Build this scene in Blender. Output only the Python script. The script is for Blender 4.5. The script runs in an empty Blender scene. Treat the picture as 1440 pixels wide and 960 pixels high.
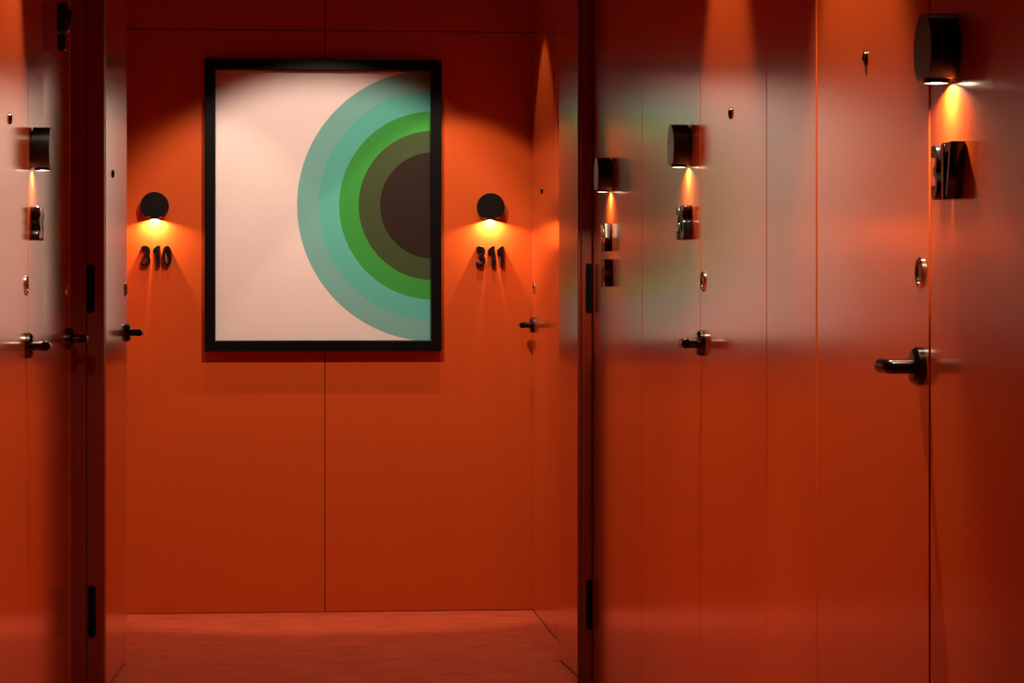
import bpy, bmesh, math, random
from mathutils import Vector, Matrix
random.seed(3)
S = bpy.context.scene
COL = S.collection
PI = math.pi

# ------------------------------------------------------------------ materials
def new_mat(name):
    m = bpy.data.materials.new(name); m.use_nodes = True
    nt = m.node_tree
    for n in list(nt.nodes): nt.nodes.remove(n)
    out = nt.nodes.new('ShaderNodeOutputMaterial')
    return m, nt, out

def principled(nt, out, color=(.5, .5, .5), rough=.5, metal=0., **kw):
    p = nt.nodes.new('ShaderNodeBsdfPrincipled')
    p.inputs['Base Color'].default_value = (*color, 1)
    p.inputs['Roughness'].default_value = rough
    p.inputs['Metallic'].default_value = metal
    for k, v in kw.items(): p.inputs[k].default_value = v
    nt.links.new(p.outputs[0], out.inputs[0])
    return p

def noise_mat(name, color, rough, metal=0., scale=40., amt=.12, **kw):
    """plain material with a faint procedural variation of its colour and roughness"""
    m, nt, out = new_mat(name)
    p = principled(nt, out, color, rough, metal, **kw)
    tc = nt.nodes.new('ShaderNodeTexCoord')
    n = nt.nodes.new('ShaderNodeTexNoise'); n.inputs['Scale'].default_value = scale
    nt.links.new(tc.outputs['Object'], n.inputs['Vector'])
    mx = nt.nodes.new('ShaderNodeMix'); mx.data_type = 'RGBA'
    mx.inputs[6].default_value = (*[c * (1 - amt) for c in color], 1)
    mx.inputs[7].default_value = (*[min(1, c * (1 + amt)) for c in color], 1)
    nt.links.new(n.outputs['Fac'], mx.inputs[0]); nt.links.new(mx.outputs[2], p.inputs['Base Color'])
    return m

WALL_COL = (.53, .071, .009)
def panel_mat(name, rough=.27, spec=.5, color=WALL_COL, coat=0.):
    """orange-red lacquered veneer with a fine upright grain"""
    m, nt, out = new_mat(name)
    p = principled(nt, out, color, rough)
    p.inputs['Specular IOR Level'].default_value = spec
    p.inputs['Coat Weight'].default_value = coat; p.inputs['Coat Roughness'].default_value = .15; p.inputs['Coat IOR'].default_value = 1.65
    tc = nt.nodes.new('ShaderNodeTexCoord')
    mp = nt.nodes.new('ShaderNodeMapping'); mp.inputs['Scale'].default_value = (60, 60, .6)
    nt.links.new(tc.outputs['Object'], mp.inputs['Vector'])
    n = nt.nodes.new('ShaderNodeTexNoise'); n.inputs['Scale'].default_value = 2.; n.inputs['Detail'].default_value = 4
    nt.links.new(mp.outputs[0], n.inputs['Vector'])
    mx = nt.nodes.new('ShaderNodeMix'); mx.data_type = 'RGBA'
    mx.inputs[6].default_value = (color[0] * .97, color[1] * .94, color[2] * .94, 1)
    mx.inputs[7].default_value = (color[0] * 1.03, color[1] * 1.05, color[2] * 1.05, 1)
    nt.links.new(n.outputs['Fac'], mx.inputs[0]); nt.links.new(mx.outputs[2], p.inputs['Base Color'])
    mr = nt.nodes.new('ShaderNodeMapRange')
    mr.inputs[1].default_value = .3; mr.inputs[2].default_value = .7
    mr.inputs[3].default_value = rough - .015; mr.inputs[4].default_value = rough + .02
    nt.links.new(n.outputs['Fac'], mr.inputs[0]); nt.links.new(mr.outputs[0], p.inputs['Roughness'])
    return m

M_WALL = panel_mat('red_lacquer_panel', .24, .6, coat=1.)
M_END = panel_mat('red_lacquer_end_wall', .5, .12)
M_DOOR = panel_mat('red_lacquer_door', .24, .6, coat=1.)
M_JAMB = panel_mat('red_lacquer_jamb', .40, .4, (.20, .018, .004))
M_GAP = noise_mat('dark_gap_backing', (.015, .003, .002), .9)
M_CEIL = noise_mat('dark_red_ceiling_paint', (.13, .012, .007), .8, scale=8)
M_BLACK = noise_mat('black_powder_coat', (.005, .004, .004), .32, scale=300, **{'Specular IOR Level': .3})
M_BRONZE = noise_mat('dark_bronze_metal', (.05, .036, .030), .24, 1., scale=120)
M_DIGIT = noise_mat('gloss_black_digit', (.010, .008, .008), .14, 0., scale=60)
M_FRAME = noise_mat('black_picture_frame', (.004, .0035, .004), .28, scale=90, **{'Specular IOR Level': .2})
M_STEEL = noise_mat('polished_steel', (.62, .55, .48), .16, 1., scale=120)
M_LENS_DARK = noise_mat('dark_lens', (.01, .01, .01), .06)
M_RUBBER = noise_mat('black_seal', (.003, .003, .003), .8, **{'Specular IOR Level': .08})

def carpet_mat():
    m, nt, out = new_mat('rust_red_carpet')
    p = principled(nt, out, (.5, .1, .04), .95)
    p.inputs['Specular IOR Level'].default_value = .15
    p.inputs['Sheen Weight'].default_value = .35
    p.inputs['Sheen Roughness'].default_value = .5
    p.inputs['Sheen Tint'].default_value = (1, .45, .3, 1)
    tc = nt.nodes.new('ShaderNodeTexCoord')
    a = nt.nodes.new('ShaderNodeTexNoise'); a.inputs['Scale'].default_value = 120; a.inputs['Detail'].default_value = 3
    b = nt.nodes.new('ShaderNodeTexNoise'); b.inputs['Scale'].default_value = 9; b.inputs['Detail'].default_value = 6
    mp = nt.nodes.new('ShaderNodeMapping'); mp.inputs['Scale'].default_value = (.7, 2.2, 1)
    nt.links.new(tc.outputs['Object'], a.inputs['Vector'])
    nt.links.new(tc.outputs['Object'], mp.inputs['Vector']); nt.links.new(mp.outputs[0], b.inputs['Vector'])
    ad = nt.nodes.new('ShaderNodeMath'); ad.operation = 'MULTIPLY_ADD'; ad.inputs[1].default_value = .45
    nt.links.new(a.outputs['Fac'], ad.inputs[0]); 
    sc = nt.nodes.new('ShaderNodeMath'); sc.operation = 'MULTIPLY'; sc.inputs[1].default_value = .55
    nt.links.new(b.outputs['Fac'], sc.inputs[0]); nt.links.new(sc.outputs[0], ad.inputs[2])
    cr = nt.nodes.new('ShaderNodeValToRGB')
    cr.color_ramp.elements[0].position = .3; cr.color_ramp.elements[0].color = (.30, .028, .009, 1)
    cr.color_ramp.elements[1].position = .7; cr.color_ramp.elements[1].color = (.66, .088, .028, 1)
    nt.links.new(ad.outputs[0], cr.inputs[0]); nt.links.new(cr.outputs[0], p.inputs['Base Color'])
    bp = nt.nodes.new('ShaderNodeBump'); bp.inputs['Strength'].default_value = .5; bp.inputs['Distance'].default_value = .004
    nt.links.new(a.outputs['Fac'], bp.inputs['Height']); nt.links.new(bp.outputs[0], p.inputs['Normal'])
    return m
M_CARPET = carpet_mat()

def print_mat(cx, cz, radii, cols, bg):
    """poster: flat rings around a centre near its right edge"""
    m, nt, out = new_mat('ring_poster_print')
    p = principled(nt, out, bg, .6)
    p.inputs['Specular IOR Level'].default_value = .1
    tc = nt.nodes.new('ShaderNodeTexCoord'); sp = nt.nodes.new('ShaderNodeSeparateXYZ')
    nt.links.new(tc.outputs['Object'], sp.inputs[0])
    def mth(op, a, b):
        n = nt.nodes.new('ShaderNodeMath'); n.operation = op
        for i, v in enumerate((a, b)):
            if v is None: continue
            if isinstance(v, (int, float)): n.inputs[i].default_value = v
            else: nt.links.new(v, n.inputs[i])
        return n.outputs[0]
    dx = mth('SUBTRACT', sp.outputs[0], cx); dz = mth('SUBTRACT', sp.outputs[2], cz)
    d = mth('SQRT', mth('ADD', mth('MULTIPLY', dx, dx), mth('MULTIPLY', dz, dz)), None)
    cr = nt.nodes.new('ShaderNodeValToRGB'); cr.color_ramp.interpolation = 'CONSTANT'
    e = cr.color_ramp.elements
    e[0].position = 0; e[0].color = (*cols[0], 1)
    e[1].position = radii[0]; e[1].color = (*cols[1], 1)
    for r, c in zip(radii[1:], cols[2:] + [bg]):
        k = e.new(r); k.color = (*c, 1)
    nt.links.new(d, cr.inputs[0]); nt.links.new(cr.outputs[0], p.inputs['Base Color'])
    return m

def glass_mat():
    m, nt, out = new_mat('clear_picture_glass')
    t = nt.nodes.new('ShaderNodeBsdfTransparent'); g = nt.nodes.new('ShaderNodeBsdfGlossy')
    g.inputs['Roughness'].default_value = .03
    f = nt.nodes.new('ShaderNodeFresnel'); f.inputs['IOR'].default_value = 1.5
    mx = nt.nodes.new('ShaderNodeMixShader')
    # the Fresnel node inverts the index on back faces: feed the inverse there, so both faces of the thin pane act alike
    ge = nt.nodes.new('ShaderNodeNewGeometry'); ir = nt.nodes.new('ShaderNodeMapRange')
    ir.inputs[3].default_value = 1.5; ir.inputs[4].default_value = 1 / 1.5
    nt.links.new(ge.outputs['Backfacing'], ir.inputs[0]); nt.links.new(ir.outputs[0], f.inputs['IOR'])
    nt.links.new(f.outputs[0], mx.inputs[0]); nt.links.new(t.outputs[0], mx.inputs[1]); nt.links.new(g.outputs[0], mx.inputs[2])
    nt.links.new(mx.outputs[0], out.inputs[0])
    return m
M_GLASS = glass_mat()

def emit_mat(name, col, strength):
    m, nt, out = new_mat(name)
    e = nt.nodes.new('ShaderNodeEmission'); e.inputs[0].default_value = (*col, 1); e.inputs[1].default_value = strength
    nt.links.new(e.outputs[0], out.inputs[0])
    return m
WARM = (1., .74, .46)
M_LAMP = emit_mat('warm_lamp_lens', WARM, 7600)
M_DOWN = emit_mat('downlight_lens', (1., .78, .55), 6)

# ------------------------------------------------------------------ helpers
def link(name, bm, mat, parent=None, smooth=False):
    me = bpy.data.meshes.new(name)
    bmesh.ops.recalc_face_normals(bm, faces=bm.faces)
    bm.to_mesh(me); bm.free(); me.materials.append(mat)
    if smooth:
        for p in me.polygons: p.use_smooth = True
        try: me.set_sharp_from_angle(angle=math.radians(35))
        except Exception: pass
    o = bpy.data.objects.new(name, me); COL.objects.link(o)
    if parent: o.parent = parent
    return o

def add_box(bm, x0, x1, y0, y1, z0, z1, bev=0., seg=2):
    t = bmesh.new()
    bmesh.ops.create_cube(t, size=1)
    bmesh.ops.scale(t, vec=(x1 - x0, y1 - y0, z1 - z0), verts=t.verts)
    bmesh.ops.translate(t, vec=((x0 + x1) / 2, (y0 + y1) / 2, (z0 + z1) / 2), verts=t.verts)
    if bev: bmesh.ops.bevel(t, geom=list(t.edges), offset=bev, segments=seg, profile=.5, affect='EDGES')
    me = bpy.data.meshes.new('t'); t.to_mesh(me); t.free(); bm.from_mesh(me); bpy.data.meshes.remove(me)

def add_lathe(bm, prof, mtx, n=48):
    """profile [(r, h)] spun about local z, then placed by mtx"""
    rings = []
    for r, h in prof:
        if r < 1e-6: rings.append([bm.verts.new(mtx @ Vector((0, 0, h)))])
        else: rings.append([bm.verts.new(mtx @ Vector((r * math.cos(2 * PI * i / n), r * math.sin(2 * PI * i / n), h))) for i in range(n)])
    for a, b in zip(rings, rings[1:]):
        if len(a) == 1 and len(b) == 1: continue
        for i in range(n):
            j = (i + 1) % n
            if len(a) == 1: bm.faces.new((a[0], b[i], b[j]))
            elif len(b) == 1: bm.faces.new((a[i], a[j], b[0]))
            else: bm.faces.new((a[i], a[j], b[j], b[i]))

def add_tube(bm, pts, r, n=24, cap=True, bev=.0015):
    """round bar along pts with eased ends"""
    pts = [Vector(p) for p in pts]
    rings = []
    def frame(d):
        up = Vector((0, 0, 1)) if abs(d.z) < .9 else Vector((1, 0, 0))
        a = d.cross(up).normalized(); return a, a.cross(d).normalized()
    path = []
    for i, p in enumerate(pts):
        d = ((pts[min(i + 1, len(pts) - 1)] - pts[i]).normalized() + (pts[i] - pts[max(i - 1, 0)]).normalized()).normalized()
        path.append((p, d, r))
    p0, d0, _ = path[0]; p1, d1, _ = path[-1]
    path = [(p0, d0, r - bev), (p0 + d0 * bev, d0, r)] + path[1:-1] + [(p1 - d1 * bev, d1, r), (p1, d1, r - bev)]
    for p, d, rr in path:
        a, b = frame(d)
        rings.append([bm.verts.new(p + a * rr * math.cos(2 * PI * i / n) + b * rr * math.sin(2 * PI * i / n)) for i in range(n)])
    for A, B in zip(rings, rings[1:]):
        for i in range(n):
            j = (i + 1) % n; bm.faces.new((A[i], A[j], B[j], B[i]))
    if cap: bm.faces.new(rings[0][::-1]); bm.faces.new(rings[-1])

def empty(name, loc, rz=0., parent=None):
    o = bpy.data.objects.new(name, None); COL.objects.link(o)
    o.location = loc; o.rotation_euler = (0, 0, rz); o.empty_display_size = .05
    if parent: o.parent = parent
    return o
def tag(o, label, cat, group=None):
    o['label'] = label; o['category'] = cat
    if group: o['group'] = group
    return o
def struct(name, bm, mat, parent=None, smooth=False):
    o = link(name, bm, mat, parent, smooth)
    if not parent: o['kind'] = 'structure'
    return o

# Local frame of anything fixed on a wall: +x to the viewer's right along the wall, +z up,
# the wall surface at y = 0 and the room on the -y side.
RZ = {'end': 0., 'right': -PI / 2, 'left': PI / 2}
TO_ROOM = Matrix.Rotation(PI / 2, 4, 'X')        # local z of a lathe -> -y (out of the wall)

# ------------------------------------------------------------------ dimensions
XR, XL, XB, YE, CEIL, TOP = .970, -.578, -.500, 10.07, 2.56, 2.44
G = .0021                                        # half a joint
Y0 = -1.6

# ------------------------------------------------------------------ room shell
bm = bmesh.new(); add_box(bm, -1.0, 1.3, Y0 - .1, YE + .15, -.08, 0); fl = struct('floor', bm, M_CARPET)
bm = bmesh.new(); add_box(bm, -1.0, 1.3, Y0 - .1, YE + .15, CEIL, CEIL + .08); struct('ceiling', bm, M_CEIL)

def segs(bm, side, xs, spans, z0=0.002, z1=CEIL - .002):
    for a, b in spans:
        if side == 'right': add_box(bm, xs, xs + .028, a + G, b - G, z0, z1, .0014)
        else: add_box(bm, xs - .028, xs, a + G, b - G, z0, z1, .0014)

bm = bmesh.new()
segs(bm, 'right', XR, [(Y0, .7), (.7, 1.55), (1.55, 2.4), (2.4, 3.03), (3.03, 3.863), (4.699, 5.187), (6.014, 6.993),
                       (6.993, 8.055), (8.13, 9.185), (10.035, YE)])
segs(bm, 'right', XR, [(3.863, 4.699), (5.187, 6.014), (9.185, 10.035)], TOP)
struct('wall_right', bm, M_WALL)
bm = bmesh.new(); add_box(bm, XR + .050, XR + .12, Y0, YE, 0, CEIL); struct('trim_1', bm, M_GAP)

bm = bmesh.new()
segs(bm, 'left', XL, [(Y0, 1.9), (1.9, 3.4), (3.4, 4.3), (4.3, 5.327), (6.161, 6.566), (7.383, 7.492)])
segs(bm, 'left', XL, [(5.327, 6.161), (6.566, 7.383)], TOP)
add_box(bm, -.66, -.63, 7.605, YE - .002, .002, CEIL - .002, .0014)
struct('wall_left', bm, M_WALL)
bm = bmesh.new(); add_box(bm, -.75, -.67, Y0, YE, 0, CEIL); struct('trim_2', bm, M_GAP)

bm = bmesh.new()
for z0, z1 in ((.002, 2.2185), (2.2215, CEIL - .002)):
    for a, b in ((-.668, .1745), (.1775, XR + .03)):
        add_box(bm, a, b, YE, YE + .03, z0, z1, .0012)
struct('wall_back', bm, M_END)
bm = bmesh.new(); add_box(bm, -.75, 1.2, YE + .032, YE + .08, 0, CEIL); struct('trim_3', bm, M_GAP)
bm = bmesh.new(); add_box(bm, -.75, 1.2, Y0 - .05, Y0 - .002, .002, CEIL - .002, .002); struct('wall_front', bm, M_END)

# fire-door frame across the corridor
def plate(name, x, y, z0, z1, w, parent):
    """slim black plate with rounded ends, facing the camera (-y)"""
    b = bmesh.new(); r = w / 2; vs = []
    for i in range(13): a = PI * i / 12; vs.append((x + r * math.cos(a), z1 - r + r * math.sin(a)))
    for i in range(13): a = PI + PI * i / 12; vs.append((x + r * math.cos(a), z0 + r + r * math.sin(a)))
    F = [b.verts.new((px, y - .003, pz)) for px, pz in vs]; Bk = [b.verts.new((px, y + .001, pz)) for px, pz in vs]
    b.faces.new(F); b.faces.new(Bk[::-1]); n = len(F)
    for i in range(n): b.faces.new((F[i], F[(i + 1) % n], Bk[(i + 1) % n], Bk[i]))
    return link(name, b, M_RUBBER, parent)

bm = bmesh.new()
add_box(bm, -.625, -.542, 7.50, 7.60, .002, TOP, .0015)
add_box(bm, -.5405, -.492, 7.506, 7.60, .002, TOP, .0015)
t4 = struct('trim_4', bm, M_JAMB)
plate('hinge', -.529, 7.506, 1.157, 1.294, .022, t4)
plate('hinge', -.526, 7.506, .240, .388, .022, t4)
bm = bmesh.new()
add_box(bm, .9345, .9660, 8.10, 8.13, .002, TOP, .0012)
add_box(bm, .9245, .9330, 8.112, 8.13, .002, TOP, .001)
add_box(bm, .9680, .9960, 8.06, 8.128, .002, TOP, .0012)
t5 = struct('trim_5', bm, M_JAMB)
plate('hinge', .9570, 8.100, 1.153, 1.307, .020, t5)
plate('hinge', .9600, 8.100, .173, .327, .022, t5)

# ------------------------------------------------------------------ doors
def make_handle(parent, x, z, direction):
    """lever handle on a round rose; direction = +1 lever towards local +x"""
    h = empty('door_handle', (x, 0, z), 0, parent)
    b = bmesh.new()
    add_lathe(b, [(0, 0), (.0295, 0), (.0295, .010), (.0235, .0165), (.014, .0170), (0, .0170)], TO_ROOM)
    link('rose', b, M_BRONZE, h, True)
    b = bmesh.new()
    pts = [(0, -.016, 0), (0, -.036, 0)]
    pts[1] = (0, -.044, 0)
    for i in range(1, 7):
        a = PI / 2 * i / 6
        pts.append((direction * .005 * (1 - math.cos(a)), -.044 - .005 * math.sin(a), 0))
    pts.append((direction * .060, -.049, 0))
    add_tube(b, pts, .0112)
    link('lever', b, M_BRONZE, h, True)
    return h

def door(n, side, X, ya, yb, label, handle_at, peep_y=None, peep_z=1.597, hz=1.096, lock_y=None, lock_z=1.238, thick=.026, lock=True, tilt=0.):
    """ya/yb: near and far edge; handle_at 'near' or 'far'; label kept for the handle side"""
    rz = RZ[side]; yc = (ya + yb) / 2
    root = empty('door_%d' % n, (X, yc, 0), rz - tilt); root['kind'] = 'structure'
    w = (yb - ya) / 2
    s = -1 if side == 'right' else 1                # world +y = s * local x
    b = bmesh.new(); add_box(b, -w + G, w - G, 0, thick, .006, TOP - .003, .0018); link('door_leaf', b, M_DOOR, root)
    hy = ya + .045 if handle_at == 'near' else yb - .045
    lx = lambda y: s * (y - yc)
    dirn = s * (1 if handle_at == 'near' else -1)
    make_handle(root, lx(hy), hz, dirn)
    if lock:
        b = bmesh.new(); mt = Matrix.Translation((lx(lock_y if lock_y else hy), 0, lock_z)) @ TO_ROOM
        add_lathe(b, [(.0235, 0), (.0235, .003), (.0215, .0045), (.0185, .003), (.0185, 0)], mt)
        k = link('lock_rose', b, M_STEEL, root, True)
        b = bmesh.new(); add_lathe(b, [(0, .0), (.0185, .0), (.0185, .0016), (0, .0016)], mt); 
        link('lock_face', b, M_BRONZE, k, True)
    if peep_y:
        b = bmesh.new(); mt = Matrix.Translation((lx(peep_y), 0, peep_z)) @ TO_ROOM
        add_lathe(b, [(0, .002), (.006, .0015), (.008, .005), (.0115, .004), (.0125, .001), (.0125, 0)], mt, 32)
        k = link('peephole', b, M_BRONZE, root, True)
    return root

door(1, 'right', XR, 3.863, 4.699, '', 'near', 4.293, lock_y=3.915, tilt=math.radians(.2))
door(2, 'right', XR, 5.187, 6.014, '', 'far', 5.601)
door(3, 'right', XR, 9.185, 10.035, '', 'far', 9.690, lock_y=9.985)
door(4, 'left', XL, 5.327, 6.161, '', 'far', 5.743, 1.586, 1.090, lock_z=1.229)
door(5, 'left', -.5945, 6.566, 7.383, '', 'far', None, hz=1.088, lock_z=1.225, tilt=math.radians(2.2))
door(6, 'left', -.524, 7.655, 8.757, '', 'far', 8.326, 1.588, 1.086, lock_z=1.226, thick=.042, tilt=math.radians(2.6))
# fire-door leaf swung back against the right wall, hinged on the frame
a = Vector((.946, 8.138)); c_ = Vector((.9235, 8.66))
d = c_ - a; root = empty('door_7', (a.x, a.y, 0), math.atan2(d.y, d.x)); root['kind'] = 'structure'
b = bmesh.new(); add_box(b, 0, d.length, -.030, 0, .006, TOP - .003, .0018)
for v in b.verts: v.co.y += .0
link('door_leaf', b, M_DOOR, root)

# ------------------------------------------------------------------ sconces
def make_sconce(label, side, X, Y, Z):
    """drum lamp, its axis square to the wall, cut flat below; Z = lowest edge of the drum"""
    root = empty('wall_sconce', (X, Y, Z), RZ[side])
    tag(root, label, 'wall lamp', 'drum-shaped wall lamps above the room numbers')
    R, cut, dep = .0530, -.0420, .040
    prof = []; a0 = math.asin(cut / R)
    n = 56
    for i in range(n + 1):
        a = a0 + (PI - 2 * a0) * i / n
        prof.append((R * math.cos(a), R * math.sin(a) - cut))
    b = bmesh.new()
    F = [b.verts.new((x, -.0035 - dep, z)) for x, z in prof]; K = [b.verts.new((x, -.0035, z)) for x, z in prof]
    ff = b.faces.new(F); b.faces.new(K[::-1]); m = len(F)
    for i in range(m): b.faces.new((F[i], F[(i + 1) % m], K[(i + 1) % m], K[i]))
    bmesh.ops.bevel(b, geom=list(ff.edges), offset=.0014, segments=2, profile=.5, affect='EDGES')
    link('drum', b, M_BLACK, root, True)
    b = bmesh.new(); add_lathe(b, [(0, 0), (.044, 0), (.044, .0035), (0, .0035)], Matrix.Translation((0, 0, -cut)) @ TO_ROOM)
    link('back_plate', b, M_BLACK, root)
    # ring around the lens below
    b = bmesh.new(); mt = Matrix.Translation((0, -.0035 - dep / 2, 0))
    add_lathe(b, [(.0185, .001), (.0185, -.0062), (.0170, -.0062), (.0170, .001)], mt, 40)
    ring = link('lens_ring', b, M_BLACK, root, True)
    b = bmesh.new(); add_lathe(b, [(0, -.0012), (.006, -.0012), (.006, -.0002), (0, -.0002)], mt, 24)
    link('lens', b, M_LAMP, ring)
    return root

# ------------------------------------------------------------------ room numbers
DG = {}
def digit_mesh(ch):
    if ch in DG: return DG[ch]
    if ch == '1':                                    # stem with a slanting flag
        pol = [(.0135, 0), (.0135, .080), (.0035, .080), (-.0125, .066), (-.0125, .053), (.0015, .062), (.0015, 0)]
        b = bmesh.new(); T = .021
        F = [b.verts.new((x, -T - .0004, z)) for x, z in pol]; K = [b.verts.new((x, -.0004, z)) for x, z in pol]
        ff = b.faces.new(F); b.faces.new(K[::-1])
        for i in range(len(F)): b.faces.new((F[i], F[(i + 1) % len(F)], K[(i + 1) % len(F)], K[i]))
        bmesh.ops.bevel(b, geom=list(ff.edges), offset=.0008, segments=2, profile=.5, affect='EDGES')
        bmesh.ops.recalc_face_normals(b, faces=b.faces)
        me = bpy.data.meshes.new('digit'); b.to_mesh(me); b.free(); me.materials.append(M_DIGIT)
        DG[ch] = me; return me
    cu = bpy.data.curves.new('t', 'FONT'); cu.body = ch; cu.size = 1; cu.extrude = .10; cu.offset = .006; cu.resolution_u = 6
    cu.bevel_depth = .012; cu.bevel_resolution = 1
    o = bpy.data.objects.new('t', cu); COL.objects.link(o)
    bpy.context.view_layer.update()
    me = bpy.data.meshes.new_from_object(o.evaluated_get(bpy.context.evaluated_depsgraph_get()))
    bpy.data.objects.remove(o); bpy.data.curves.remove(cu)
    xs = [v.co.x for v in me.vertices]; ys = [v.co.y for v in me.vertices]; zs = [v.co.z for v in me.vertices]
    W = {'1': .026}.get(ch, .036); H = .080; T = .021
    sx = W / (max(xs) - min(xs)); sy = H / (max(ys) - min(ys)); sz = T / (max(zs) - min(zs))
    for v in me.vertices:
        x, y, z = v.co
        # stand the digit up: height -> z, thickness -> -y, 4 mm off the wall
        v.co = ((x - (min(xs) + max(xs)) / 2) * sx, -((z - min(zs)) * sz + .0004), (y - min(ys)) * sy)
    me.materials.clear(); me.materials.append(M_DIGIT); me.update(); me.name = 'digit'
    DG[ch] = me; return me

def make_number(text, label, side, X, Y, Z):
    root = empty('room_number_sign', (X, Y, Z), RZ[side])
    tag(root, label, 'room number', 'raised black room numbers on the panels')
    wd = [{'1': .026}.get(c, .036) for c in text]; gap = .009
    x = -(sum(wd) + gap * (len(text) - 1)) / 2
    for c, w in zip(text, wd):
        o = bpy.data.objects.new('digit', digit_mesh(c)); COL.objects.link(o); o.parent = root; o.location = (x + w / 2, 0, 0)
        x += w + gap

make_sconce('black drum wall lamp above room number 310, left of the framed poster', 'end', -.468, YE, 1.505)
make_sconce('black drum wall lamp above room number 311, right of the framed poster', 'end', .808, YE, 1.505)
make_sconce('nearest and largest-looking black drum wall lamp, top right of the photo', 'right', XR, 3.735, 1.516)
make_sconce('middle black drum wall lamp of the right wall, beside the middle door', 'right', XR, 6.190, 1.516)
make_sconce('farthest black drum wall lamp of the right wall, above two room numbers', 'right', XR, 7.660, 1.516)
make_sconce('only black drum wall lamp on the left wall, between two doors', 'left', XL, 6.270, 1.506)

make_number('310', 'raised black digits 310 under the lamp left of the framed poster', 'end', -.462, YE, 1.318)
make_number('311', 'raised black digits 311 under the lamp right of the framed poster', 'end', .806, YE, 1.318)
make_number('317', 'largest raised black room number, seen edge-on at far right below the nearest lamp', 'right', XR, 3.715, 1.342)
make_number('315', 'raised black room number seen edge-on below the middle lamp of the right wall', 'right', XR, 6.190, 1.338)
make_number('314', 'upper of the two raised black room numbers stacked below the farthest right-wall lamp', 'right', XR, 7.690, 1.337)
make_number('312', 'lower of the two raised black room numbers stacked below the farthest right-wall lamp', 'right', XR, 7.690, 1.233)
make_number('309', 'raised black room number seen edge-on below the lamp of the left corridor wall', 'left', XL, 6.285, 1.336)

# ------------------------------------------------------------------ framed poster
def picture():
    x0, x1, z0, z1 = -.280, .619, .997, 2.105
    cx, cz = (x0 + x1) / 2, (z0 + z1) / 2
    root = empty('framed_poster', (cx, YE, cz)); tag(root, 'large black-framed poster of green rings on pale pink on the end wall', 'picture')
    w, h, fw, dep = (x1 - x0) / 2, (z1 - z0) / 2, .041, .046
    b = bmesh.new()                                  # mitred moulding
    prof = [(0, -.001), (0, -dep + .002), (.002, -dep), (fw - .004, -dep), (fw - .001, -dep + .003), (fw, -.016), (fw, -.001)]
    cor = [(-w, -h, 1, 1), (w, -h, -1, 1), (w, h, -1, -1), (-w, h, 1, -1)]
    rings = [[b.verts.new((x + sx * p, y, z + sz * p)) for p, y in prof] for x, z, sx, sz in cor]
    n = len(prof)
    for i in range(4):
        A, B = rings[i], rings[(i + 1) % 4]
        for k in range(n): b.faces.new((A[k], A[(k + 1) % n], B[(k + 1) % n], B[k]))
    link('frame', b, M_FRAME, root)
    px, pz = w - fw, h - fw
    b = bmesh.new(); add_box(b, -px + .0005, px - .0005, -.012, -.004, -pz + .0005, pz - .0005)
    q = 1 / 366.
    M = print_mat(.589 - cx, 1.553 - cz, [73.2 * q, 103 * q, 131.5 * q, 160 * q, 189 * q],
                  [(.034, .018, .013), (.062, .085, .032), (.055, .34, .055), (.13, .50, .40), (.22, .47, .40)],
                  (.93, .73, .66))
    link('print', b, M, root)
    b = bmesh.new(); add_box(b, -px + .0005, px - .0005, -.0175, -.0155, -pz + .0005, pz - .0005)
    link('glass_pane', b, M_GLASS, root)
picture()

# ------------------------------------------------------------------ door holder high on the left wall
root = empty('door_holder', (XL, 6.975, 1.846), RZ['left'])
tag(root, 'small black two-part door holder high on the second left door', 'door holder')
b = bmesh.new(); add_box(b, -.024, .024, -.030, -.0005, .048, .126, .008, 3)
add_lathe(b, [(0, .028), (.017, .028), (.019, .034), (.017, .040), (0, .040)], Matrix.Translation((0, 0, .09)) @ TO_ROOM, 32)
link('housing', b, M_BLACK, root, True)
b = bmesh.new(); add_box(b, -.015, .015, -.022, -.0005, .0, .044, .006, 3); link('catch', b, M_BLACK, root, True)

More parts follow.
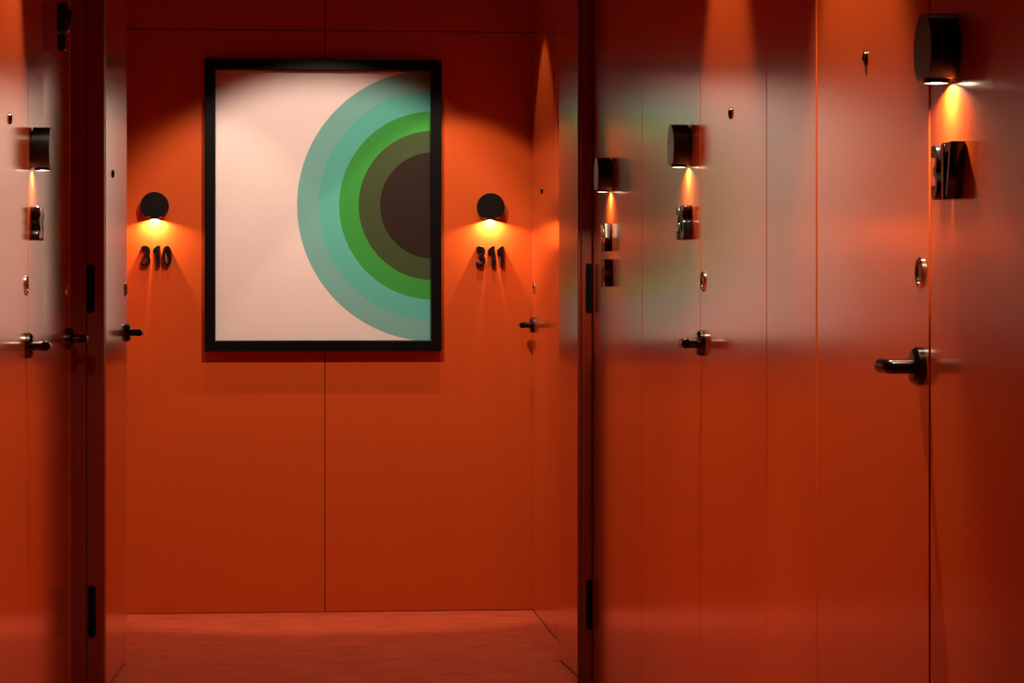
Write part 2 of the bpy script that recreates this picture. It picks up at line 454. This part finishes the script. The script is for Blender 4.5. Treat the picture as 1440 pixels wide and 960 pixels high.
# ------------------------------------------------------------------ ceiling spots
def downlight(label, x, y, aim=None, power=60, half=38, blend=.25, col=(1., .82, .63), r=.02, sides=None):
    root = empty('ceiling_spot', (x, y, CEIL)); tag(root, label, 'ceiling light', 'recessed ceiling spots')
    b = bmesh.new(); add_lathe(b, [(.034, -.001), (.044, -.001), (.045, -.004), (.040, -.006), (.034, -.003), (.034, -.001)], Matrix.Identity(4), 40)
    link('trim_ring', b, M_BLACK, root, True)
    b = bmesh.new(); add_lathe(b, [(0, -.0015), (.033, -.0015), (.033, -.0005), (0, -.0005)], Matrix.Identity(4), 32)
    link('lens', b, M_DOWN, root)
    L = bpy.data.lights.new('spot', 'SPOT'); L.energy = power; L.color = col; L.shadow_soft_size = r
    L.spot_size = 2 * math.radians(half); L.spot_blend = blend
    o = bpy.data.objects.new('spot_light', L); COL.objects.link(o); o.parent = root; o.location = (0, 0, -.03)
    if aim:
        v = Vector(aim) - Vector((x, y, CEIL)); o.rotation_euler = v.to_track_quat('-Z', 'Y').to_euler()
    return root

downlight('ceiling spot aimed at the framed poster', .17, 8.47, (.17, 10.07, 1.04), 124, 28.5, .35, col=(1., .86, .72))
downlight('farthest ceiling spot by the right wall, beside the end door', .68, 9.60, None, 42, 37, .15)
downlight('ceiling spot by the left corner of the end wall', -.30, 9.60, None, 22, 38, .3)
downlight('ceiling spot before the nearest right door', .76, 4.36, None, 190, 29, .5)
downlight('ceiling spot before the middle right door', .76, 5.66, None, 130, 29, .5)
downlight('ceiling spot before the first left door', -.37, 5.76, None, 240, 29, .5)

# ------------------------------------------------------------------ world, camera, view
w = bpy.data.worlds.new('world'); S.world = w; w.use_nodes = True
w.node_tree.nodes['Background'].inputs[0].default_value = (.02, .01, .01, 1)
w.node_tree.nodes['Background'].inputs[1].default_value = .1
f_px = 3700.
cam = bpy.data.cameras.new('camera'); cam.sensor_width = 36; cam.lens = 36 * f_px / 1440; cam.shift_y = -61.4 / 1440
cam.clip_start = .05
co = bpy.data.objects.new('camera', cam); COL.objects.link(co)
co.location = (0, 0, 1.2); co.rotation_euler = (PI / 2, 0, -math.atan(328 / f_px))
S.camera = co
v = S.view_settings; v.view_transform = 'Standard'; v.look = 'None'; v.gamma = 1; v.use_curve_mapping = False
v.exposure = 0.0
